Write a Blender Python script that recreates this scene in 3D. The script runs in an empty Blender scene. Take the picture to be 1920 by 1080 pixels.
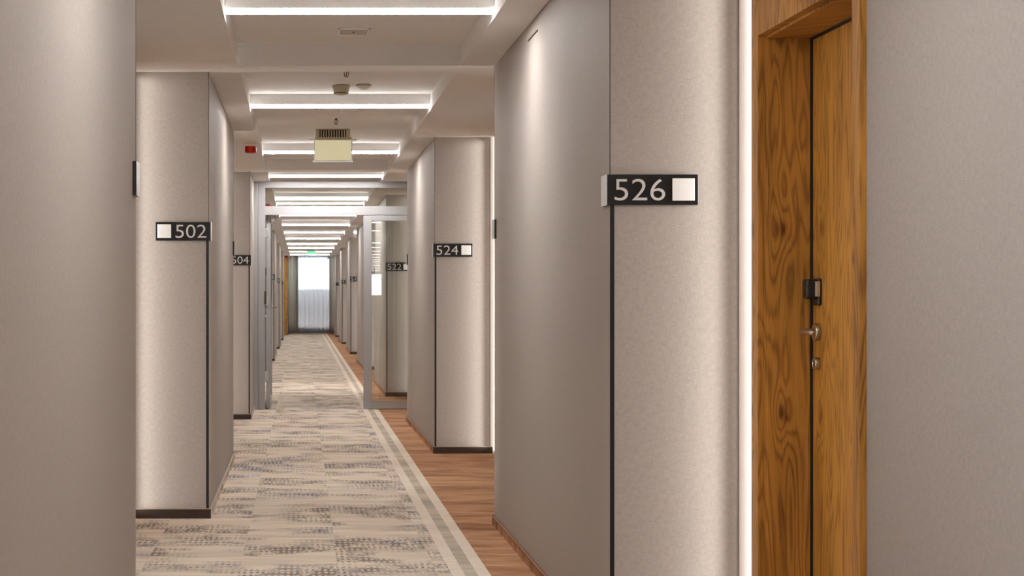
import bpy, bmesh, math, random
from mathutils import Vector, Matrix
random.seed(4)
S = bpy.context.scene
COL = S.collection
# ------------------------------------------------------------------ camera, world, exposure
HC = 1.2                      # eye height
cam_d = bpy.data.cameras.new('camera'); cam = bpy.data.objects.new('camera', cam_d); COL.objects.link(cam)
cam.location = (0, 0, HC); cam.rotation_euler = (math.radians(90), 0, 0)
cam_d.sensor_width = 36; cam_d.lens = 36*3300/1920
cam_d.shift_x = (960-565)/1920; cam_d.shift_y = (555-540)/1920
cam_d.clip_start = .05; cam_d.clip_end = 300
cam_d.dof.use_dof = True; cam_d.dof.focus_distance = 6.0; cam_d.dof.aperture_fstop = 20
S.camera = cam
W = bpy.data.worlds.new('sky'); S.world = W; W.use_nodes = True
W.node_tree.nodes['Background'].inputs[0].default_value = (.80, .90, 1, 1)
W.node_tree.nodes['Background'].inputs[1].default_value = 10.0
S.view_settings.view_transform = 'Standard'; S.view_settings.look = 'None'
S.view_settings.gamma = 1; S.view_settings.use_curve_mapping = False
S.view_settings.exposure = 0.38
LED_BAR = 96.0                # radiance of the ceiling bars
LED_WALL = 2.6                # radiance of the diffuser of the vertical corner strips
LED_WALL_W = 2.3              # power of the area lamp added to each strip for the wall wash

# ------------------------------------------------------------------ dimensions (metres)
XR, XL = 1.015, -0.499        # corridor side faces
XRA, XLA = 1.488, -0.979      # alcove back walls
ZS, ZT = 2.410, 2.515         # soffit height, trough height
TXL, TXR = -0.333, 0.839      # trough edges
P = 7.62
RF0, RE0 = 5.79, 9.25         # right block: face, far end (+kP)
LF0, LE0 = 9.50, 12.92        # left block: face, far end (+kP)
YEND, YBACK = 57.0, -52.0

def lin(c):
    r = []
    for v in c:
        v /= 255
        r.append(v/12.92 if v <= .04045 else ((v+.055)/1.055)**2.4)
    return (*r, 1)

# ------------------------------------------------------------------ node helpers
class G:
    def __init__(s, name):
        s.m = bpy.data.materials.new(name); s.m.use_nodes = True
        s.t = s.m.node_tree; s.n = s.t.nodes; s.b = s.n['Principled BSDF']; s.out = s.n['Material Output']
        s._p = None
    def new(s, ty, **k):
        nd = s.n.new(ty)
        for a, v in k.items(): setattr(nd, a, v)
        return nd
    def put(s, sock, v):
        if hasattr(v, 'is_output'): s.t.links.new(v, sock)
        else: sock.default_value = v
    def M(s, op, a, b=0.0, c=0.0):
        nd = s.new('ShaderNodeMath', operation=op)
        s.put(nd.inputs[0], a); s.put(nd.inputs[1], b); s.put(nd.inputs[2], c)
        return nd.outputs[0]
    def pos(s):
        if s._p is None:
            g = s.new('ShaderNodeNewGeometry'); q = s.new('ShaderNodeSeparateXYZ')
            s.t.links.new(g.outputs['Position'], q.inputs[0]); s._p = q.outputs
        return s._p
    def vec(s, x, y, z=0.0):
        nd = s.new('ShaderNodeCombineXYZ')
        for i, v in enumerate((x, y, z)): s.put(nd.inputs[i], v)
        return nd.outputs[0]
    def noise(s, v, scale=1.0, detail=2.0, rough=.5, dist=0.0):
        nd = s.new('ShaderNodeTexNoise')
        s.t.links.new(v, nd.inputs['Vector'])
        nd.inputs['Scale'].default_value = scale; nd.inputs['Detail'].default_value = detail
        nd.inputs['Roughness'].default_value = rough; nd.inputs['Distortion'].default_value = dist
        return nd.outputs['Fac']
    def mix(s, f, a, b):
        nd = s.new('ShaderNodeMix', data_type='RGBA')
        s.put(nd.inputs[0], f); s.put(nd.inputs[6], a); s.put(nd.inputs[7], b)
        return nd.outputs[2]
    def mr(s, v, a, b, c=0.0, d=1.0):
        nd = s.new('ShaderNodeMapRange', clamp=True)
        s.put(nd.inputs[0], v)
        for i, q in enumerate((a, b, c, d)): nd.inputs[i+1].default_value = q
        return nd.outputs[0]
    def bump(s, h, strength=.2, dist=.002):
        nd = s.new('ShaderNodeBump'); nd.inputs['Strength'].default_value = strength
        nd.inputs['Distance'].default_value = dist
        s.put(nd.inputs['Height'], h); s.t.links.new(nd.outputs[0], s.b.inputs['Normal'])
    def col(s, c): s.put(s.b.inputs['Base Color'], c)
    def rough(s, r): s.put(s.b.inputs['Roughness'], r)

def flat(name, rgb, rough=.5, metal=0.0):
    g = G(name)
    x, y, z = g.pos()
    n = g.noise(g.vec(x, y, z), 40, 2)
    c = lin(rgb); d = tuple(v*.93 for v in c[:3])+(1,)
    g.col(g.mix(n, d, c)); g.rough(rough); g.b.inputs['Metallic'].default_value = metal
    return g.m
def emit(name, rgb, strength):
    g = G(name); g.col((.8, .8, .8, 1))
    g.b.inputs['Emission Color'].default_value = lin(rgb); g.b.inputs['Emission Strength'].default_value = strength
    return g.m

def wallpaper(name, rgb):
    g = G(name); x, y, z = g.pos()
    u = g.M('ADD', x, y)
    a = g.noise(g.vec(g.M('MULTIPLY', u, 40), g.M('MULTIPLY', z, 700)), 1, 2, .6)      # weft threads
    b = g.noise(g.vec(g.M('MULTIPLY', u, 700), g.M('MULTIPLY', z, 40), 7.0), 1, 2, .6)  # warp threads
    c = g.noise(g.vec(g.M('MULTIPLY', u, 60), g.M('MULTIPLY', z, 60), 3.0), 1, 3)
    h = g.M('ADD', a, b)
    k = g.M('ADD', g.M('MULTIPLY', h, .5), g.M('MULTIPLY', c, .25))
    base = lin(rgb)
    g.col(g.mix(g.mr(k, .42, .84), tuple(v*.78 for v in base[:3])+(1,), tuple(v*1.14 for v in base[:3])+(1,)))
    g.rough(.62); g.bump(h, .4, .0008)
    g.b.inputs['Specular IOR Level'].default_value = .35
    return g.m

def oak(name, knots=()):
    g = G(name); x, y, z = g.pos()
    u = g.M('ADD', x, y)
    f = g.noise(g.vec(g.M('MULTIPLY', u, 9.0), g.M('MULTIPLY', z, .9)), 1, 2.5, .5, .2)
    for (kx, ky, kz, amp) in knots:
        du = g.M('MULTIPLY', g.M('SUBTRACT', u, kx+ky), 26.0)
        dz = g.M('MULTIPLY', g.M('SUBTRACT', z, kz), 11.0)
        r2 = g.M('ADD', g.M('MULTIPLY', du, du), g.M('MULTIPLY', dz, dz))
        f = g.M('ADD', f, g.M('MULTIPLY', g.M('EXPONENT', g.M('MULTIPLY', r2, -1.0)), amp))
    ring = g.M('SINE', g.M('MULTIPLY', f, 95.0))
    ring = g.M('POWER', g.mr(ring, -1, 1), 2.2)
    fine = g.noise(g.vec(g.M('MULTIPLY', u, 420), g.M('MULTIPLY', z, 9)), 1, 3, .6)
    broad = g.noise(g.vec(g.M('MULTIPLY', u, 14), g.M('MULTIPLY', z, 1.3), 5.0), 1, 2)
    t = g.M('ADD', g.M('MULTIPLY', ring, .42), g.M('MULTIPLY', g.mr(fine, .35, .7), .3))
    t = g.M('ADD', t, g.mr(broad, .45, .75, 0, .35))
    for (kx, ky, kz, amp) in knots:
        du = g.M('MULTIPLY', g.M('SUBTRACT', u, kx+ky), 60.0)
        dz = g.M('MULTIPLY', g.M('SUBTRACT', z, kz), 34.0)
        r2 = g.M('ADD', g.M('MULTIPLY', du, du), g.M('MULTIPLY', dz, dz))
        t = g.M('ADD', t, g.M('MULTIPLY', g.M('EXPONENT', g.M('MULTIPLY', r2, -1.0)), .55))
    c = g.mix(g.mr(t, 0, 1), lin((200, 142, 62)), lin((100, 58, 18)))
    g.col(c); g.rough(.48); g.bump(t, .12, .0008)
    g.b.inputs['Specular IOR Level'].default_value = .35
    return g.m

def carpet(name):
    g = G(name); x, y, z = g.pos()
    cx = g.M('FLOOR', g.M('DIVIDE', g.M('ADD', x, 5.0), .43))
    off = g.M('MULTIPLY', cx, 3.71)
    m = g.noise(g.vec(g.M('MULTIPLY', x, 1.7), g.M('ADD', g.M('MULTIPLY', y, 2.7), off)), 1, 2.2, .6)
    m = g.mr(m, .45, .57)
    wob = g.noise(g.vec(g.M('MULTIPLY', x, 30), g.M('MULTIPLY', y, 14)), 1, 1)
    sx = g.mr(g.M('SINE', g.M('ADD', g.M('MULTIPLY', x, 2*math.pi/.027), g.M('MULTIPLY', wob, 4))), -.5, .5)
    sy = g.mr(g.M('SINE', g.M('ADD', g.M('MULTIPLY', y, 2*math.pi/.078), g.M('MULTIPLY', wob, 5))), -.6, .4)
    sel = g.mr(g.noise(g.vec(g.M('MULTIPLY', x, 8), g.M('MULTIPLY', y, 4), 4.0), 1, 2), .45, .55)
    dash = g.mix(sel, g.M('MULTIPLY', sx, sy), g.M('MAXIMUM', g.M('SUBTRACT', 1.0, sx), g.M('SUBTRACT', 1.0, sy)))
    nd = g.new('ShaderNodeRGBToBW'); g.t.links.new(dash, nd.inputs[0]); dash = nd.outputs[0]
    dark = g.M('MULTIPLY', m, g.M('ADD', g.M('MULTIPLY', dash, .85), .12))
    streak = g.noise(g.vec(g.M('MULTIPLY', x, 3.0), g.M('MULTIPLY', y, 26)), 1, 3, .6)
    pile = g.noise(g.vec(x, y, z), 420, 2)
    base = g.mix(g.mr(streak, .32, .68), lin((224, 208, 190)), lin((250, 238, 222)))
    broad = g.noise(g.vec(g.M('MULTIPLY', x, 1.0), g.M('ADD', g.M('MULTIPLY', y, 5.0), off), 2.0), 1, 2)
    base = g.mix(g.mr(broad, .42, .6, 0, .5), base, lin((208, 192, 176)))
    base = g.mix(g.mr(pile, .3, .7, 0, .3), base, lin((184, 168, 150)))
    bl = g.mr(g.noise(g.vec(g.M('MULTIPLY', x, 1.1), g.M('ADD', g.M('MULTIPLY', y, 1.2), off), 9.0), 1, 2), .50, .60)
    ink = g.mix(bl, lin((112, 98, 88)), lin((82, 86, 118)))
    g.col(g.mix(g.M('MULTIPLY', dark, .80), base, ink)); g.rough(.95); g.bump(pile, .5, .003)
    g.b.inputs['Specular IOR Level'].default_value = .1
    return g.m
def border(name, a, b, sx=1.6, sy=16):
    g = G(name); x, y, z = g.pos()
    s = g.noise(g.vec(g.M('MULTIPLY', x, sx), g.M('MULTIPLY', y, sy)), 1, 4, .65)
    s2 = g.noise(g.vec(g.M('MULTIPLY', x, .8), g.M('MULTIPLY', y, 2.6), 3.0), 1, 2)
    pile = g.noise(g.vec(x, y, z), 420, 2)
    k = g.M('ADD', g.M('ADD', g.M('MULTIPLY', s, .6), g.M('MULTIPLY', s2, .4)), g.M('MULTIPLY', pile, .12))
    g.col(g.mix(g.mr(k, .42, .70), lin(a), lin(b))); g.rough(.95); g.bump(pile, .5, .003)
    g.b.inputs['Specular IOR Level'].default_value = .1
    return g.m

M = {}
M['wall'] = wallpaper('woven_wallpaper', (173, 164, 157))
M['paint'] = flat('ceiling_paint', (238, 235, 232), .8)
M['trimpaint'] = flat('trim_paint', (200, 190, 184), .6)
M['oak'] = oak('oak_veneer', [(1.546, 5.667, 1.415, .16), (1.548, 5.667, .822, .17), (1.645, 5.05, .95, .10)])
M['led'] = emit('led_bar_diffuser', (255, 252, 249), LED_BAR)
M['ledf'] = emit('led_bar_edge', (255, 252, 249), 16.0)
M['ledr'] = emit('led_bar_rear_edge', (255, 252, 249), 7.0)
M['ledv'] = emit('led_corner_strip', (255, 249, 240), LED_WALL)
M['black'] = flat('black_plastic', (22, 22, 24), .35)
M['blacktrim'] = flat('black_trim', (26, 26, 30), .3)
M['seal'] = flat('black_rubber', (14, 14, 15), .7)
M['darkbase'] = flat('dark_skirting', (58, 44, 36), .5)
M['capline'] = flat('skirting_cap_pale', (176, 160, 140), .5)
M['capbrown'] = flat('skirting_cap_brown', (132, 78, 38), .45)
M['silver'] = flat('brushed_silver', (205, 208, 208), .28, .85)
M['digit'] = flat('silver_lettering', (224, 224, 222), .4, .0)
M['white'] = flat('white_plastic', (252, 251, 250), .45)
M['cream'] = flat('cream_plastic', (205, 196, 172), .5)
M['chrome'] = flat('brushed_chrome', (206, 198, 188), .32, 1.0)
M['brass'] = flat('dark_brass', (92, 78, 60), .35, .9)
M['alu'] = flat('grey_aluminium', (172, 171, 173), .42, .25)
M['red'] = flat('red_lens', (205, 30, 12), .25)
M['carpet'] = carpet('patterned_carpet')
M['band'] = border('pale_carpet_band', (224, 210, 194), (242, 230, 214), 4, 30)
M['midband'] = border('grey_carpet_band', (172, 160, 144), (222, 208, 190), .5, 5)
M['terra'] = border('terracotta_carpet', (146, 102, 72), (214, 168, 132), 2.6, 10)
M['slot'] = flat('dark_slot', (34, 30, 26), .7)
def glass(name, ior=1.5):
    g = G(name); tr = g.new('ShaderNodeBsdfTransparent'); gl = g.new('ShaderNodeBsdfGlossy')
    tr.inputs[0].default_value = (.93, .95, .93, 1); gl.inputs['Roughness'].default_value = 0.0
    fr = g.new('ShaderNodeFresnel'); fr.inputs[0].default_value = ior
    mx = g.new('ShaderNodeMixShader')
    g.t.links.new(fr.outputs[0], mx.inputs[0]); g.t.links.new(tr.outputs[0], mx.inputs[1])
    g.t.links.new(gl.outputs[0], mx.inputs[2]); g.t.links.new(mx.outputs[0], g.out.inputs[0])
    return g.m
M['glass'] = glass('clear_glass', 1.75)
def sheer(name, rgb, trans, tl_mix=.5):
    g = G(name); tr = g.new('ShaderNodeBsdfTransparent'); tl = g.new('ShaderNodeBsdfTranslucent')
    x, y, z = g.pos()
    n = g.noise(g.vec(g.M('MULTIPLY', x, 60), g.M('MULTIPLY', z, 3)), 1, 2)
    c = g.mix(n, lin(tuple(v*.93 for v in rgb)), lin(rgb))
    g.col(c); g.rough(.9); g.put(tl.inputs[0], c)
    m1 = g.new('ShaderNodeMixShader'); m2 = g.new('ShaderNodeMixShader')
    m1.inputs[0].default_value = tl_mix; m2.inputs[0].default_value = trans
    g.t.links.new(g.b.outputs[0], m1.inputs[1]); g.t.links.new(tl.outputs[0], m1.inputs[2])
    g.t.links.new(m1.outputs[0], m2.inputs[1]); g.t.links.new(tr.outputs[0], m2.inputs[2])
    g.t.links.new(m2.outputs[0], g.out.inputs[0])
    return g.m
M['sheer'] = sheer('sheer_curtain', (226, 222, 228), .30)
M['drape'] = sheer('cream_drape', (226, 220, 210), .0, .6)
g = G('lit_panel'); x, y, z = g.pos()
g.col(lin((228, 224, 190))); g.rough(.4); g.b.inputs['Emission Color'].default_value = lin((236, 230, 190))
g.b.inputs['Emission Strength'].default_value = .34; M['signpanel'] = g.m
M['green'] = emit('green_sign_face', (40, 225, 150), 1.0)
M['lampdot'] = emit('emergency_lamp', (225, 255, 240), 3.0)

# ------------------------------------------------------------------ mesh helpers
class MB:
    def __init__(s): s.bm = bmesh.new(); s.mats = []
    def mi(s, m):
        if m not in s.mats: s.mats.append(m)
        return s.mats.index(m)
    def box(s, x0, x1, y0, y1, z0, z1, m='wall', bev=0.0, seg=2):
        if x0 > x1: x0, x1 = x1, x0
        if y0 > y1: y0, y1 = y1, y0
        if z0 > z1: z0, z1 = z1, z0
        b = bmesh.new()
        bmesh.ops.create_cube(b, size=1)
        for v in b.verts:
            v.co = Vector((x0+(v.co.x+.5)*(x1-x0), y0+(v.co.y+.5)*(y1-y0), z0+(v.co.z+.5)*(z1-z0)))
        if bev: bmesh.ops.bevel(b, geom=list(b.edges), offset=bev, segments=seg, profile=.5, affect='EDGES')
        s.merge(b, m); return s
    def merge(s, b, m, mat4=None, smooth=False):
        i = s.mi(m); mp = {}
        for v in b.verts: mp[v] = s.bm.verts.new(mat4 @ v.co if mat4 else v.co)
        for f in b.faces:
            try: n = s.bm.faces.new([mp[v] for v in f.verts])
            except ValueError: continue
            n.material_index = i; n.smooth = smooth
        b.free()
    def lathe(s, prof, c, axis, m, n=32, smooth=True):
        """prof: list of (radius, height); axis: unit vector the height runs along"""
        b = bmesh.new(); ax = Vector(axis).normalized()
        q = Vector((0, 0, 1)).rotation_difference(ax)
        rings = []
        for (r, h) in prof:
            if r < 1e-6: rings.append([b.verts.new(q @ Vector((0, 0, h)))])
            else: rings.append([b.verts.new(q @ Vector((r*math.cos(2*math.pi*k/n), r*math.sin(2*math.pi*k/n), h))) for k in range(n)])
        for a, c2 in zip(rings, rings[1:]):
            for k in range(n):
                k2 = (k+1) % n
                if len(a) == 1 and len(c2) == 1: continue
                if len(a) == 1: b.faces.new([a[0], c2[k2], c2[k]])
                elif len(c2) == 1: b.faces.new([a[k], a[k2], c2[0]])
                else: b.faces.new([a[k], a[k2], c2[k2], c2[k]])
        bmesh.ops.recalc_face_normals(b, faces=b.faces)
        s.merge(b, m, Matrix.Translation(Vector(c)), smooth); return s
    def tube(s, pts, r, m, n=14):
        """rounded bar along points; r a number or a list"""
        b = bmesh.new(); rings = []; pts = [Vector(p) for p in pts]
        rs = r if isinstance(r, (list, tuple)) else [r]*len(pts)
        for i, p in enumerate(pts):
            d = (pts[min(i+1, len(pts)-1)]-pts[max(i-1, 0)]).normalized()
            up = Vector((0, 0, 1)) if abs(d.z) < .9 else Vector((1, 0, 0))
            a = d.cross(up).normalized(); c = d.cross(a).normalized()
            rings.append([b.verts.new(p+(a*math.cos(2*math.pi*k/n)+c*math.sin(2*math.pi*k/n))*rs[i]) for k in range(n)])
        for a, c in zip(rings, rings[1:]):
            for k in range(n): b.faces.new([a[k], a[(k+1) % n], c[(k+1) % n], c[k]])
        b.faces.new(rings[0]); b.faces.new(rings[-1][::-1])
        bmesh.ops.recalc_face_normals(b, faces=b.faces)
        s.merge(b, m, None, True); return s
    def build(s, name, parent=None, loc=None):
        me = bpy.data.meshes.new(name); s.bm.to_mesh(me); s.bm.free()
        for m in s.mats: me.materials.append(M[m])
        o = bpy.data.objects.new(name, me); COL.objects.link(o)
        if loc is not None:
            me.transform(Matrix.Translation(-Vector(loc))); o.location = loc
        if parent is not None:
            o.parent = parent
            if loc is None: me.transform(Matrix.Translation(-parent.location))
        return o
def struct(name, mb, loc=None):
    o = mb.build(name, None, loc); o['kind'] = 'structure'; return o
def thing(name, label, cat, loc, group=None):
    o = bpy.data.objects.new(name, None); COL.objects.link(o); o.location = loc; o.empty_display_size = .1
    if label: o['label'] = label; o['category'] = cat
    else: o['kind'] = 'structure'
    if group: o['group'] = group
    return o
def tag(o, label, cat, group=None):
    o['label'] = label; o['category'] = cat
    if group: o['group'] = group

# ------------------------------------------------------------------ floor
f = MB()
f.box(XLA-.3, .649, YBACK, YEND+.3, -.1, 0, 'carpet')
f.box(.649, .704, YBACK, YEND+.3, -.1, 0, 'band')
f.box(.704, .760, YBACK, YEND+.3, -.1, 0, 'midband')
f.box(.760, .815, YBACK, YEND+.3, -.1, 0, 'band')
f.box(.815, XRA+.3, YBACK, YEND+.3, -.1, 0, 'terra')
struct('floor', f)

# ------------------------------------------------------------------ ceiling: side soffits, cross beams, trough
c = MB()
c.box(XLA-.3, TXL, YBACK, YEND+.3, ZS, ZT+.15, 'paint')
c.box(TXR, XRA+.3, YBACK, YEND+.3, ZS, ZT+.15, 'paint')
c.box(TXL, TXR, YBACK, YEND+.3, ZT, ZT+.15, 'paint')
struct('ceiling', c)
tn = 0
def trim(mb, loc=None):
    global tn
    tn += 1
    return struct('trim_%d' % tn, mb, loc)
for k in range(-7, 7):
    y = RE0+P*k
    if y < YEND-4 and y > YBACK: trim(MB().box(TXL, TXR, y, LF0+P*k, ZS, ZT, 'paint'))

# ------------------------------------------------------------------ walls
def opening(mb, x0, x1, y0, y1, ops):
    """alcove back wall box with door openings (list of (ya, yb))"""
    ys = y0
    for a, b in sorted(ops):
        a -= .022; b += .022; mb.box(x0, x1, ys, a, 0, ZS, 'wall'); mb.box(x0, x1, a, b, 2.050, ZS, 'wall'); ys = b
    mb.box(x0, x1, ys, y1, 0, ZS, 'wall')
O0, O1, OE = .123, 1.089, 1.157    # door opening start, end, end of surround, measured from the alcove corner
HEAD = 2.038
right_faces = [RF0+P*k for k in range(-7, 7)]
left_faces = [LF0+P*k for k in range(-8, 7)]
def block(side, y0, y1):
    xs = (XR, XRA+.3) if side > 0 else (XLA-.3, XL)
    nm = 'wall_right' if side > 0 else 'wall_left'
    struct(nm, MB().box(xs[0], xs[1], y0, min(y1, YEND), 0, ZS, 'wall'))
alc = []   # (side, y0, y1)
for k in range(-7, 7):
    block(1, RF0+P*k, RE0+P*k)
    alc.append((1, RE0+P*(k-1), RF0+P*k))
alc.append((1, RE0+P*6, YEND))
for k in range(-8, 6):
    block(-1, LF0+P*k, LE0+P*k)
    alc.append((-1, LE0+P*(k-1), LF0+P*k))
alc.append((-1, LE0+P*5, YEND))
for (s, y0, y1) in alc:
    xa, xb = (XRA, XRA+.3) if s > 0 else (XLA-.3, XLA)
    y0 = max(y0, YBACK)
    mb = MB(); ops = []
    if y0 > 0 and y1 < 30: ops = [(y1-O1, y1-O0), (y0+O0, y0+O1)]
    elif 0 < y1 < 6: ops = [(y1-O1, y1-O0), (y0+O0, y0+O1)]
    opening(mb, xa, xb, y0, y1, ops)
    struct('wall_right' if s > 0 else 'wall_left', mb)

# ------------------------------------------------------------------ skirting and corner trims
bn = {}
def base(side, mb):
    return struct('baseboard_right' if side > 0 else 'baseboard_left', mb)
def skirt(side, y0, y1):
    x = XR if side > 0 else XL; s = side
    m = 'terra' if side > 0 else 'carpet'; cap = 'capbrown' if side > 0 else 'capline'
    mb = MB().box(x-s*.010, x, y0-.001, y1+.001, 0, .040, m).box(x-s*.013, x, y0-.002, y1+.002, .040, .048, cap, .002)
    base(side, mb)
def front_skirt(side, y, d):
    """across a front (d=-1) or rear (d=+1) face"""
    x0, x1 = (XR-.011, 1.456) if side > 0 else (-.947, XL+.011)
    mb = MB().box(x0, x1, y, y+d*.012, 0, .050, 'darkbase').box(x0, x1, y, y+d*.013, .050, .054, 'capline')
    base(side, mb)
for k in range(-2, 7):
    skirt(1, RF0+P*k, min(RE0+P*k, YEND)); front_skirt(1, RF0+P*k, -1)
    front_skirt(1, RE0+P*k, 1)
    if k < 6:
        skirt(-1, LF0+P*k, LE0+P*k); front_skirt(-1, LF0+P*k, -1); front_skirt(-1, LE0+P*k, 1)

# vertical corner strips: black below the sign, thin dark bead above
def corner(side, y, d):
    x = XR if side > 0 else XL; s = side
    mb = MB().box(x+s*.000, x+s*.014, y, y+d*.003, .054, 1.50, 'blacktrim')
    mb.box(x-s*.001, x+s*.0015, y, y+d*.001, 1.60, ZS, 'slot')
    trim(mb)
for k in range(-1, 7):
    corner(1, RF0+P*k, -1); corner(1, RE0+P*k, 1)
    if k < 6: corner(-1, LF0+P*k, -1); corner(-1, LE0+P*k, 1)

# pale return beside each corner light, then the corner light itself
SPREAD, TILT = 46, math.radians(6)
def corner_light(side, y, d, label, group=None):
    a, b = (1.439, 1.468) if side > 0 else (-.930, -.959)
    trim(MB().box(a, b, y, y+d*.005, 0, ZS, 'trimpaint', .0015))
    x = 1.470 if side > 0 else -.961
    t = thing('corner_light_strip', label, 'light', (x, y+d*.02, .02), group)
    MB().box(x-side*.001, x+side*.006, y+d*.002, y+d*.038, .02, ZS-.002, 'ledv').build('diffuser', t)
    L = bpy.data.lights.new('added_wash_lamp', 'AREA'); L.shape = 'RECTANGLE'; L.size = .02; L.size_y = 2.34  # added area lamp, narrowed and tilted to spread the strip's glow over the face
    L.energy = LED_WALL_W; L.color = (1, .965, .91); L.spread = math.radians(SPREAD)
    o = bpy.data.objects.new('added_wash_lamp', L); COL.objects.link(o); o.parent = t
    dirv = Vector((-side*math.cos(TILT), -d*math.sin(TILT), 0))
    o.rotation_euler = dirv.to_track_quat('-Z', 'Y').to_euler()
    o.location = (-side*.006, d*.018, 1.19)
    MB().box(x+side*.006, x+side*.018, y, y+d*.0395, .0, ZS-.001, 'trimpaint').build('channel', t)

# ------------------------------------------------------------------ oak doors in the alcoves
dn = 0
def oak_door(side, yc, d, hardware=True):
    """yc: alcove corner, d: direction along the alcove away from the corner"""
    global dn
    dn += 1
    X0 = 1.470 if side > 0 else -.961
    X = lambda u: X0+side*u
    Y = lambda v: yc+d*v
    t = thing('door_%d' % dn, None, None, (X(0), Y((O0+O1)/2), 0))
    mb = MB()
    mb.box(X(.0), X(.018), Y(0.040), Y(O0), 0, ZS-.001, 'oak', .0008, 1)
    mb.box(X(.0), X(.018), Y(O1), Y(OE), 0, ZS-.001, 'oak', .0008, 1)
    mb.box(X(.0), X(.018), Y(O0), Y(O1), HEAD, ZS-.001, 'oak', .0008, 1)
    mb.build('surround', t)
    # lip and deep reveal
    mb = MB()
    mb.box(X(.0182), X(.029), Y(O0-.012), Y(O0), 0, HEAD, 'oak')
    mb.box(X(.0182), X(.029), Y(O1), Y(O1+.012), 0, HEAD, 'oak')
    mb.box(X(.0182), X(.029), Y(O0), Y(O1), HEAD, HEAD+.008, 'oak')
    mb.build('frame_lip', t)
    for nm, va, vb in (('jamb', O0-.02, O0+.003), ('jamb', O1-.003, O1+.02)):
        MB().box(X(.029), X(.168), Y(va), Y(vb), 0, HEAD-.008, 'oak', .001, 1).build(nm, t)
    MB().box(X(.029), X(.168), Y(O0-.02), Y(O1+.02), HEAD-.008, HEAD+.006, 'oak', .001, 1).build('head', t)
    mb = MB().box(X(.168), X(.182), Y(O0-.02), Y(O0+.009), 0, HEAD, 'seal').box(X(.168), X(.182), Y(O1-.009), Y(O1+.02), 0, HEAD, 'seal')
    mb.box(X(.168), X(.182), Y(O0), Y(O1), HEAD-.014, HEAD, 'seal').build('seal', t)
    lf = MB().box(X(.175), X(.222), Y(O0+.0095), Y(O1-.0095), .006, HEAD-.0145, 'oak', .001, 1).build('door_leaf', t)
    MB().box(X(.222), X(.240), Y(O0-.02), Y(O1+.02), 0, HEAD, 'seal').build('backing', t)
    if not hardware: return
    U = .175; v = O0+.075; ax = (-side, 0, 0)
    h = MB().lathe([(.0, 0), (.028, 0), (.028, .016), (.0268, .0172), (0, .0172)], (X(U), Y(v), 1.085), ax, 'chrome', 40).build('door_handle', t)
    lv = MB()
    p = [(X(U-.009), Y(v), 1.086), (X(U-.040), Y(v), 1.086), (X(U-.050), Y(v+.004), 1.087), (X(U-.0555), Y(v+.015), 1.087),
         (X(U-.056), Y(v+.05), 1.0865), (X(U-.055), Y(v+.105), 1.086), (X(U-.055), Y(v+.120), 1.086), (X(U-.055), Y(v+.124), 1.086)]
    lv.tube(p, [.0095, .0095, .0095, .0095, .0093, .009, .007, .003], 'chrome')
    lo = lv.build('lever', t); lo.parent = h; lo.matrix_parent_inverse = Matrix(); lo.location = -h.location+Vector((0, 0, 0))
    h.location = (0, 0, 0); lo.location = (0, 0, 0)
    MB().lathe([(0, 0), (.0200, 0), (.0200, .0165), (.019, .0175), (.013, .0175), (.0125, .016), (0, .016)], (X(U), Y(v), .985), ax, 'chrome', 40).build('lock_escutcheon', t)
    MB().box(X(U), X(U-.018), Y(v-.0012), Y(v+.0012), .978, .992, 'slot').build('keyhole', t)
    # card reader: rounded black body with a silver slot cover
    cr = MB().box(X(U), X(U-.012), Y(v-.034), Y(v+.030), 1.170, 1.256, 'black', .005, 3)
    cr.box(X(U-.010), X(U-.047), Y(v-.030), Y(v+.026), 1.190, 1.254, 'black', .010, 4)
    cr.build('card_reader', t)
    MB().box(X(U-.006), X(U-.021), Y(v+.0255), Y(v+.0345), 1.198, 1.247, 'silver', .002).build('slot_cover', t)
for (s, y0, y1) in alc:
    if y1 > 40 or y1 < 2: continue
    hw = y1 < 22
    if y1 < 30:
        oak_door(s, y1, -1, hw); oak_door(s, y0, 1, hw)

names_r = {0: '526', 1: '524', 2: '522', 3: '520', 4: '518', 5: '516', 6: '515'}
names_l = {0: '502', 1: '504', 2: '506', 3: '508', 4: '510', 5: '512'}
for k in range(0, 7):
    n = names_r[k]
    corner_light(1, RF0+P*k, -1, 'vertical white light strip between oak door and wall face with sign 526' if k == 0 else
                 ('vertical white light strip at right edge of the wall face with sign 524' if k == 1 else
                  'vertical light strip at the inner corner of a recess further down the right wall'),
                 None if k < 2 else 'corner light strips far down the right side')
    if k > 0: corner_light(1, RE0+P*(k-1), 1, 'vertical light strip at the near corner of a door recess on the right, facing away',
                 'corner light strips facing away on the right')
    if k < 6:
        corner_light(-1, LF0+P*k, -1, 'vertical light strip in a left door recess corner, hidden by the nearer wall',
                     'corner light strips on the left')
        corner_light(-1, LE0+P*(k-1), 1, 'vertical light strip at the near corner of a door recess on the left, facing away',
                     'corner light strips facing away on the left')

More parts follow.
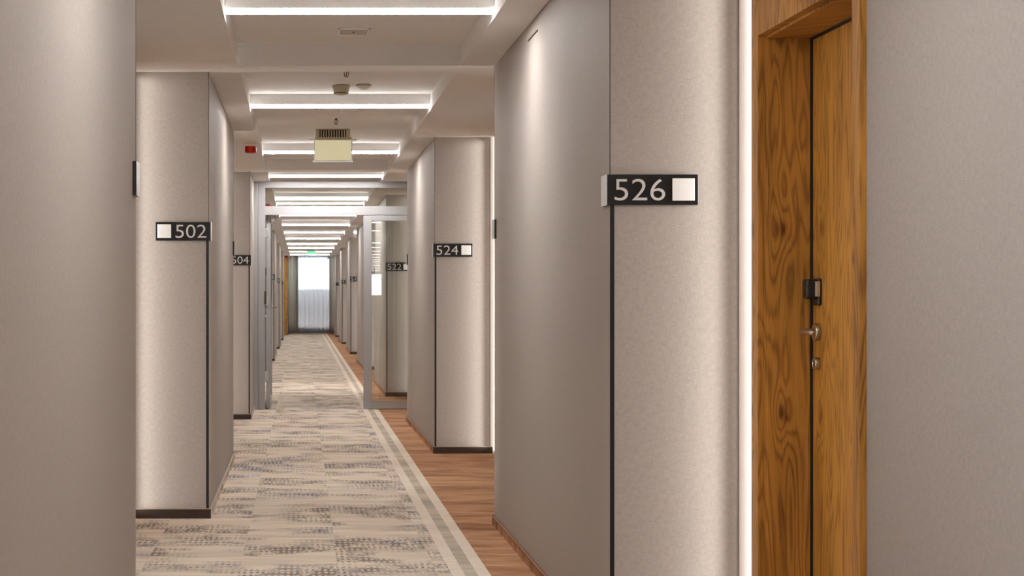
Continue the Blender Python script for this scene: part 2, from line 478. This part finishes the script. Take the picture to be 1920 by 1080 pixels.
# ------------------------------------------------------------------ room signs
def text_mesh(s, size_h, width, mat):
    cu = bpy.data.curves.new('digits', 'FONT'); cu.body = s; cu.size = 1; cu.extrude = .02
    cu.offset = -.006; cu.resolution_u = 6
    o = bpy.data.objects.new('digits', cu); COL.objects.link(o)
    dg = bpy.context.evaluated_depsgraph_get(); dg.update()
    me = bpy.data.meshes.new_from_object(o.evaluated_get(dg)); bpy.data.objects.remove(o)
    xs = [v.co.x for v in me.vertices]; ys = [v.co.y for v in me.vertices]
    sx = width/(max(xs)-min(xs)); sy = size_h/(max(ys)-min(ys)); mx = (max(xs)+min(xs))/2; my = (max(ys)+min(ys))/2
    for v in me.vertices: v.co = Vector(((v.co.x-mx)*sx, -v.co.z*.05, (v.co.y-my)*sy))
    me.materials.clear(); me.materials.append(M[mat])
    return me
def room_sign(side, y, d, number, label, group=None):
    x = XR if side > 0 else XL; s = side; zc = 1.549
    t = thing('room_sign', label, 'sign', (x, y, zc), group)
    mb = MB().box(x-s*.0105, x+s*.288, y, y+d*.012, zc-.050, zc+.050, 'black', .0012, 1)
    mb.box(x-s*.0105, x, y+d*.004, y-d*.098, zc-.050, zc+.050, 'black')
    mb.build('backplate', t)
    MB().box(x-s*.0105, x-s*.0125, y+d*.009, y-d*.0985, zc-.0505, zc+.0505, 'silver', .0006, 1).build('side_plate', t)
    q0, q1 = x+s*.203, x+s*.276
    MB().box(q0, q1, y+d*.012, y+d*.0145, zc-.036, zc+.037, 'white', .0008, 1).build('white_panel', t)
    if number:
        me = text_mesh(number, .071, .166, 'digit')
        o = bpy.data.objects.new('number', me); COL.objects.link(o); o.parent = t
        o.location = (s*.096, d*.0135, 0)
for k in range(0, 7):
    n = names_r[k]
    lab = {0: 'large black room sign 526 with white square, nearest on right',
           1: 'black room sign 524 with white square on mid right wall face',
           2: 'small black room sign 522 seen behind the glass partition'}.get(k, 'tiny distant black room sign with white square on right wall past partition')
    room_sign(1, RF0+P*k, -1, n if k < 6 else None, lab, None if k < 3 else 'distant room signs on the right')
    if RE0+P*k < YEND:
        room_sign(1, RE0+P*k, 1, None, {0: 'black sign edge with silver side plate at far end of long right wall',
              1: 'thin black sign edge just above and right of sign 522'}.get(k, 'distant corner sign on the right wall seen edge-on, beyond the glass partition'),
              None if k < 2 else 'distant edge-on signs on the right')
    if k < 6:
        room_sign(-1, LF0+P*k, -1, names_l[k], {0: 'black room sign 502 with white square on nearest left wall face',
             1: 'black room sign 504 half hidden by the nearer left wall'}.get(k, 'tiny distant black room sign on left wall, beyond the glass partition'),
             None if k < 2 else 'distant room signs on the left')
for k in range(-1, 6):
    room_sign(-1, LE0+P*k, 1, None, {-1: 'edge-on black sign with silver side plate on the nearest left wall corner',
         0: 'thin edge-on black sign just above sign 504'}.get(k, 'distant corner sign on the left wall seen edge-on, beyond the glass partition'),
         None if k < 1 else 'distant edge-on signs on the left')

# ------------------------------------------------------------------ ceiling light bars
front = [7.63, 11.46, 15.15, 18.17, 22.45, 23.55, 26.9, 30.6, 34.3, 37.95, 41.65, 45.3, 49.0, 52.8]  # sixth entry is added, standing in for a reflection in the transom glass
ordw = ['nearest', 'second', 'third', 'fourth', 'fifth', 'sixth, reflection-imitating', 'seventh', 'eighth', 'ninth', 'tenth', 'eleventh', 'twelfth', 'thirteenth', 'farthest']
def light_bar(y, label, group):
    t = thing('ceiling_light_bar', label, 'ceiling light', ((TXL+TXR)/2, y, ZT), group)
    mb = MB().box(TXL+.002, TXR-.002, y, y+.060, 2.447, ZT, 'paint').box(TXL+.001, TXR-.001, y+.004, y+.056, ZT-.004, ZT-.0005, 'slot')
    mb.build('housing', t)
    MB().box(TXL+.003, TXR-.003, y-.001, y+.002, 2.4295, 2.4465, 'ledf').box(TXL+.003, TXR-.003, y+.0025, y+.055, 2.4315, 2.4465, 'led').build('diffuser', t)
    MB().box(TXL+.002, TXR-.002, y+.0555, y+.060, 2.4295, 2.4469, 'ledr').build('rear_diffuser', t)
for y, w in zip(front, ordw):
    light_bar(y, '%s glowing white light bar across the ceiling, counting away from the viewer' % w, 'light bars across the corridor ceiling')
yy = 3.85
for i in range(14):
    light_bar(yy, 'glowing white light bar across the ceiling nearer than the photo shows', 'light bars overhead and behind the viewer'); yy -= 7.65 if i == 0 else 3.825

# ------------------------------------------------------------------ small ceiling fittings
def access_panel(x, y, w, dpt, label):
    t = thing('ceiling_vent', label, 'vent', (x, y, ZT), None)
    a = MB()
    a.box(x-w/2, x+w/2, y-dpt/2, y-dpt/2+.018, ZT-.006, ZT, 'white', .001, 1).box(x-w/2, x+w/2, y+dpt/2-.018, y+dpt/2, ZT-.006, ZT, 'white', .001, 1)
    a.box(x-w/2, x-w/2+.012, y-dpt/2, y+dpt/2, ZT-.006, ZT, 'white', .001, 1).box(x+w/2-.012, x+w/2, y-dpt/2, y+dpt/2, ZT-.006, ZT, 'white', .001, 1)
    a.build('frame', t)
    MB().box(x-w/2+.012, x+w/2-.012, y-dpt/2+.018, y+dpt/2-.018, ZT-.003, ZT, 'trimpaint').build('cover', t)
    MB().lathe([(0, 0), (.006, 0), (.004, .003), (0, .003)], (x, y, ZT-.003), (0, 0, -1), 'slot', 12).build('latch', t)
access_panel((663-565)/3300*8.75, 8.75, .160, .22, 'flat white rectangular vent cover on the ceiling before the first cross beam')
access_panel((634-565)/3300*12.42, 12.42, .31, .10, 'slim white slotted vent on ceiling just behind the second light bar')
access_panel((604-565)/3300*21.95, 21.95, .17, .16, 'small white vent on ceiling seen through glass above the partition transom')

def detector(x, y, kind, label):
    t = thing('smoke_detector', label, 'detector', (x, y, ZT))
    if kind == 'big':
        MB().lathe([(.0, 0), (.052, 0), (.057, .006), (.057, .014), (.053, .020)], (x, y, ZT), (0, 0, -1), 'cream', 40).build('base', t)
        MB().lathe([(.053, .018), (.050, .034), (.044, .050), (.036, .059), (.024, .062), (0, .062)], (x, y, ZT), (0, 0, -1), 'cream', 40).build('dome', t)
        MB().lathe([(.0375, .0500), (.0470, .0500), (.0452, .0535), (.0375, .0535)], (x, y, ZT), (0, 0, -1), 'slot', 40).build('sensor_ring', t)
    else:
        MB().lathe([(0, 0), (.044, 0), (.048, .005), (.046, .010)], (x, y, ZT), (0, 0, -1), 'cream', 36).build('base', t)
        MB().lathe([(.046, .010), (.030, .022), (.014, .032), (.006, .036), (0, .036)], (x, y, ZT), (0, 0, -1), 'white', 36).build('cone', t)
detector((639.5-565)/3300*10.98, 10.98, 'big', 'round cream smoke detector with bowl-shaped body on the ceiling')
detector((682-565)/3300*10.95, 10.95, 'small', 'small shallow cone-shaped white detector right of the round smoke detector')

def sprinkler(x, y, label):
    t = thing('sprinkler', label, 'sprinkler', (x, y, ZT))
    MB().lathe([(0, 0), (.036, 0), (.036, .003), (.020, .007), (.010, .008)], (x, y, ZT), (0, 0, -1), 'white', 30).build('rosette', t)
    m = MB().lathe([(.010, .005), (.010, .018), (.006, .020), (0, .020)], (x, y, ZT), (0, 0, -1), 'brass', 20)
    for sgn in (-1, 1):
        m.tube([(x+sgn*.006, y, ZT-.018), (x+sgn*.013, y, ZT-.028), (x+sgn*.012, y, ZT-.040), (x+sgn*.003, y, ZT-.050)], .0024, 'brass', 8)
    m.build('yoke', t)
    MB().lathe([(0, 0), (.003, 0), (.003, .026), (0, .026)], (x, y, ZT-.020), (0, 0, -1), 'red', 10).build('bulb', t)
    MB().lathe([(0, .050), (.013, .050), (.013, .052), (0, .053)], (x, y, ZT), (0, 0, -1), 'brass', 20).build('deflector', t)
sprinkler((649.5-565)/3300*10.15, 10.15, 'small metal sprinkler head hanging just past the cross beam')
sprinkler((630-565)/3300*12.95, 12.95, 'small metal sprinkler head in front of the pendant sign')

# pendant illuminated sign (back of an exit sign)
yS = 13.9; k = yS/3300
px = lambda p, y=yS: (p-565)/3300*y
pz = lambda p, y=yS: HC+(555-p)/3300*y
t = thing('pendant_sign', 'glowing blank pale pendant sign panel hanging under a slatted housing', 'sign', (px(624), yS, ZT))
mb = MB().box(px(592), px(599), yS-.03, yS+.05, pz(258), pz(243.6), 'cream', .003).box(px(649), px(656), yS-.03, yS+.05, pz(258), pz(243.6), 'cream', .003)
mb.box(px(597), px(651), yS+.01, yS+.05, pz(258), pz(243.2), 'slot').box(px(592), px(656), yS-.034, yS+.054, pz(243.2), ZT, 'cream')
mb.build('housing', t)
for i in range(10):
    a = 601+i*4.85
    MB().box(px(a), px(a+2.3), yS-.028, yS+.012, pz(257), pz(244), 'cream', .001, 1).build('fin', t)
MB().box(px(578.5), px(668), yS-.012, yS+.012, pz(263.2), pz(261), 'white', .001, 1).build('crossbar', t)
MB().box(px(591), px(659), yS-.02, yS+.03, pz(262), pz(257.5), 'cream', .002).build('rail', t)
MB().box(px(590), px(658.5), yS-.004, yS+.004, pz(300.5), pz(261), 'signpanel', .001, 1).build('panel', t)
MB().box(px(586.5), px(661.5), yS-.008, yS+.008, pz(304), pz(301.3), 'silver', .001, 1).build('bottom_rail', t)
mb = MB().box(px(588.5), px(590), yS-.006, yS+.006, pz(302), pz(262), 'silver').box(px(658.5), px(660.5), yS-.006, yS+.006, pz(302), pz(262), 'silver')
mb.build('side_rail', t)

def strobe(x, y, label, group=None):
    t = thing('alarm_beacon', label, 'alarm', (x, y, ZS), group)
    MB().lathe([(0, 0), (.050, 0), (.052, .004), (.050, .016), (.047, .020)], (x, y, ZS), (0, 0, -1), 'white', 36).build('base', t)
    MB().lathe([(.046, .018), (.047, .060), (.044, .070), (.036, .074), (0, .074)], (x, y, ZS), (0, 0, -1), 'red', 36).build('lens', t)
strobe((470-565)/3300*14, 14.0, 'red fire alarm beacon with white base on left recess ceiling')
strobe((504-565)/3300*22.9, 22.9, 'distant red alarm beacon behind the glass transom at upper left')
strobe((537.5-565)/3300*52.0, 52.0, 'farthest tiny red alarm beacon beside the end curtain')
# wall slot on the right wall near the soffit
sl = MB().box(XR-.003, XR, 7.55, 7.86, 2.337, 2.343, 'slot').build('wall_slot', None, (XR, 7.7, 2.34)); tag(sl, 'short dark slot high on long right wall under the ceiling', 'vent')

# green exit sign far away and a small emergency lamp
yG = 47.9
t = thing('exit_sign', 'small green exit sign hanging far down the corridor before the window', 'sign', (px(583.5, yG), yG, ZT))
MB().box(px(575, yG), px(592, yG), yG-.006, yG+.006, pz(476.5, yG), pz(468, yG), 'green', .001, 1).build('panel', t)
MB().box(px(574, yG), px(593, yG), yG-.02, yG+.02, pz(468, yG), pz(466.5, yG), 'white').build('housing', t)
MB().box(px(583, yG), px(584, yG), yG-.01, yG+.01, pz(467, yG), ZT, 'white').build('stem', t)
yE = 30.4
t = thing('emergency_lamp', 'small white emergency lamp with round glow on upper right wall past the partition', 'light', (px(666.5, yE), yE, ZS))
MB().box(px(664, yE), px(669, yE), yE-.01, yE+.02, pz(446, yE), ZS, 'white', .004).build('body', t)
MB().lathe([(0, 0), (.028, 0), (.024, .012), (.012, .018), (0, .019)], (px(666, yE), yE-.01, pz(435.5, yE)), (0, -1, 0), 'lampdot', 24).build('lens', t)

# ------------------------------------------------------------------ glass partition at 18.6 m
yP = 18.6; Xp = lambda p: (p-565)/3300*yP; Zp = lambda p: HC+(555-p)/3300*yP
t = thing('glass_partition', 'grey metal framed glass partition with transom across the corridor', 'partition', ((XL+XRA)/2, yP, 0))
MB().box(XL, Xp(483.5), yP-.02, yP+.07, 0, ZS, 'alu', .003).box(Xp(484), Xp(497.2), yP, yP+.07, 0, ZS-.002, 'alu', .003).box(Xp(483.2), Xp(484.3), yP+.02, yP+.06, 0, ZS-.002, 'alu').build('jamb', t)
MB().box(Xp(497.0), XRA, yP, yP+.07, Zp(352.6), ZS-.001, 'alu', .004).build('head', t)
MB().box(Xp(497.0), XRA, yP, yP+.07, Zp(403), Zp(386.5), 'alu', .003).build('transom', t)
MB().box(Xp(497.0), XRA, yP+.030, yP+.036, Zp(387), Zp(352), 'glass').build('transom_glass', t)
MB().box(XRA-.06, XRA, yP, yP+.07, 0, ZS-.003, 'alu', .003).build('jamb', t)
# closed glazed leaf on the right
t2 = thing('glazed_leaf', 'closed glazed door panel right of the opening in the glass partition', 'door', (Xp(681), yP, 0))
a, b = Xp(681.5), XRA-.063
MB().box(a, Xp(697), yP+.008, yP+.06, .008, Zp(404.2), 'alu', .003).box(b-.085, b, yP+.008, yP+.06, .008, Zp(404.2), 'alu', .003).build('stile', t2)
MB().box(Xp(697), b-.085, yP+.008, yP+.06, .008, Zp(753), 'alu', .003).build('bottom_rail', t2)
MB().box(Xp(697), b-.085, yP+.008, yP+.06, Zp(414), Zp(404.2), 'alu', .003).build('top_rail', t2)
MB().box(Xp(696), b-.084, yP+.006, yP+.012, Zp(753.4), Zp(751.6), 'capline').build('glazing_bead', t2)
gl = MB()
gw = (b-.085)-Xp(697); cxg = (b-.085+Xp(697))/2
gl.box(-gw/2, gw/2, -.003, .003, Zp(753), Zp(414), 'glass')
go = gl.build('pane'); go.parent = t2; go.location = Vector((cxg, yP+.034, 0))-t2.location; go.rotation_euler = (0, 0, -math.radians(1.28))
# open leaf on the left, swung away
t3 = thing('glazed_door', 'open grey framed glazed door swung away from the viewer, seen edge-on', 'door', (-.348, yP+.08, 0))
x0, x1, ya, yb = -.372, -.327, yP+.09, yP+1.07
MB().box(x0, x1, ya, ya+.09, .01, Zp(405), 'alu', .003).box(x0, x1, yb-.09, yb, .01, Zp(405), 'alu', .003).build('stile', t3)
MB().box(x0, x1, ya+.09, yb-.09, .01, .10, 'alu', .003).build('bottom_rail', t3)
MB().box(x0, x1, ya+.09, yb-.09, Zp(405)-.07, Zp(405), 'alu', .003).build('top_rail', t3)
MB().box(-.353, -.346, ya+.08, yb-.08, .09, Zp(405)-.06, 'glass').build('pane', t3)
for sg, xx in ((1, x1), (-1, x0)):
    hh = MB().lathe([(0, 0), (.026, 0), (.026, .009), (0, .010)], (xx, yb-.055, 1.075), (sg, 0, 0), 'silver', 28)
    hh.tube([(xx, yb-.055, 1.075), (xx+sg*.046, yb-.055, 1.075), (xx+sg*.056, yb-.062, 1.075), (xx+sg*.058, yb-.085, 1.075), (xx+sg*.058, yb-.18, 1.075)], .0095, 'silver')
    hh.build('door_handle', t3)
    MB().lathe([(0, 0), (.026, 0), (.026, .012), (0, .013)], (xx, yb-.055, .975), (sg, 0, 0), 'silver', 28).build('lock_escutcheon', t3)
ho = MB().box(x0-.02, x0+.02, yP+.068, yP+.092, 1.10, 1.20, 'silver', .004).box(x0-.02, x0+.02, yP+.068, yP+.092, .30, .40, 'silver', .004).box(x0-.02, x0+.02, yP+.068, yP+.092, 1.82, 1.92, 'silver', .004)
ho.build('hinge', t3)
cl = MB().box(x1, x1+.045, ya+.14, ya+.36, Zp(415), Zp(407), 'silver', .006)
cl.tube([(x1+.03, ya+.25, Zp(407)), (x1+.07, ya+.16, Zp(405.5)), (Xp(503), yP+.075, Zp(404))], .009, 'silver')
cl.build('door_closer', t3)
MB().box(Xp(499), Xp(502), yP-.004, yP+.012, Zp(414), Zp(403), 'slot').build('corner_catch', t3)
# stay hardware on the jamb
mb = MB().box(Xp(497)-.006, Xp(499.5), yP-.010, yP+.01, Zp(571), Zp(546), 'brass', .004).lathe([(0, 0), (.012, 0), (.012, .016), (0, .018)], (Xp(498), yP+.004, Zp(593)), (0, -1, 0), 'silver', 20)
mb.build('strike_plate', t)

# ------------------------------------------------------------------ corridor end: window, curtain
e = MB()
WX0, WX1, WZ0, WZ1 = -.46, 1.34, .12, 2.50
e.box(XLA-.3, WX0, YEND, YEND+.3, 0, ZT+.1).box(WX1, XRA+.3, YEND, YEND+.3, 0, ZT+.1)
e.box(WX0, WX1, YEND, YEND+.3, 0, WZ0).box(WX0, WX1, YEND, YEND+.3, WZ1, ZT+.1)
struct('wall_end', e)
w = thing('window_1', None, None, ((WX0+WX1)/2, YEND+.1, WZ0))
wf = MB()
for (a, b, c2, d) in ((WX0, WX0+.05, WZ0, WZ1), (WX1-.05, WX1, WZ0, WZ1), (WX0+.05, WX1-.05, WZ0, WZ0+.05), (WX0+.05, WX1-.05, WZ1-.05, WZ1)):
    wf.box(a, b, YEND+.08, YEND+.14, c2, d, 'white', .004)
wf.build('window_frame', w)
MB().box(WX0+.05, WX1-.05, YEND+.105, YEND+.111, WZ0+.05, WZ1-.05, 'glass').build('pane', w)
struct('wall_added_parapet', MB().box(-2.5, 3.3, YEND+1.2, YEND+1.4, -.2, 1.42, 'trimpaint'))  # added unseen wall outside, blocks sky light behind the lower curtain
# behind the viewer: end wall with window
e = MB()
e.box(XLA-.3, -.1, YBACK-.3, YBACK, 0, ZT+.15).box(.9, XRA+.3, YBACK-.3, YBACK, 0, ZT+.15)
e.box(-.1, .9, YBACK-.3, YBACK, 0, 1.25).box(-.1, .9, YBACK-.3, YBACK, 2.3, ZT+.15)
struct('wall_back', e)

def curtain(name, x0, x1, y, z0, z1, amp, waves, mat, label, seed=0, taper=0.0):
    rnd = random.Random(seed); ph = [rnd.uniform(0, 6.28) for _ in range(3)]
    n = max(60, int((x1-x0)*160)); rows = 16
    b = bmesh.new(); g = []
    for j in range(rows+1):
        zz = z0+(z1-z0)*j/rows; row = []
        for i in range(n+1):
            u = i/n; xx = x0+(x1-x0)*u
            a = 2*math.pi*waves*u
            dd = amp*(math.sin(a+.5*math.sin(a*.37+ph[0]))+.35*math.sin(1.9*a+ph[1])+.2*math.sin(.31*a+ph[2]))*(1-.25*j/rows)
            xx += taper*(1-j/rows)*(1-u)
            row.append(b.verts.new((xx, y+dd, zz)))
        g.append(row)
    for j in range(rows):
        for i in range(n): b.faces.new((g[j][i], g[j][i+1], g[j+1][i+1], g[j+1][i]))
    mb = MB(); mb.merge(b, mat, None, True)
    o = mb.build(name, None, ((x0+x1)/2, y, z0)); tag(o, label, 'curtain')
    s = o.modifiers.new('thick', 'SOLIDIFY'); s.thickness = .002
    return o
curtain('curtain', -.22, 1.0, YEND-.12, .03, ZT-.01, .028, 9, 'sheer', 'sheer grey-white curtain hanging over the far window', 1)
curtain('curtain', -.42, -.10, YEND-.24, .02, ZT-.01, .03, 4, 'drape', 'cream drape gathered at left side of the far window', 2)
curtain('curtain', .90, 1.30, YEND-.24, .02, ZT-.01, .03, 5, 'drape', 'pale drape gathered at right side of the far window', 3)
# oak cladding on the left just before the window
struct('wall_left', MB().box(XLA, -.36-.06, 53.6, YEND-.35, 0, ZS, 'oak'))
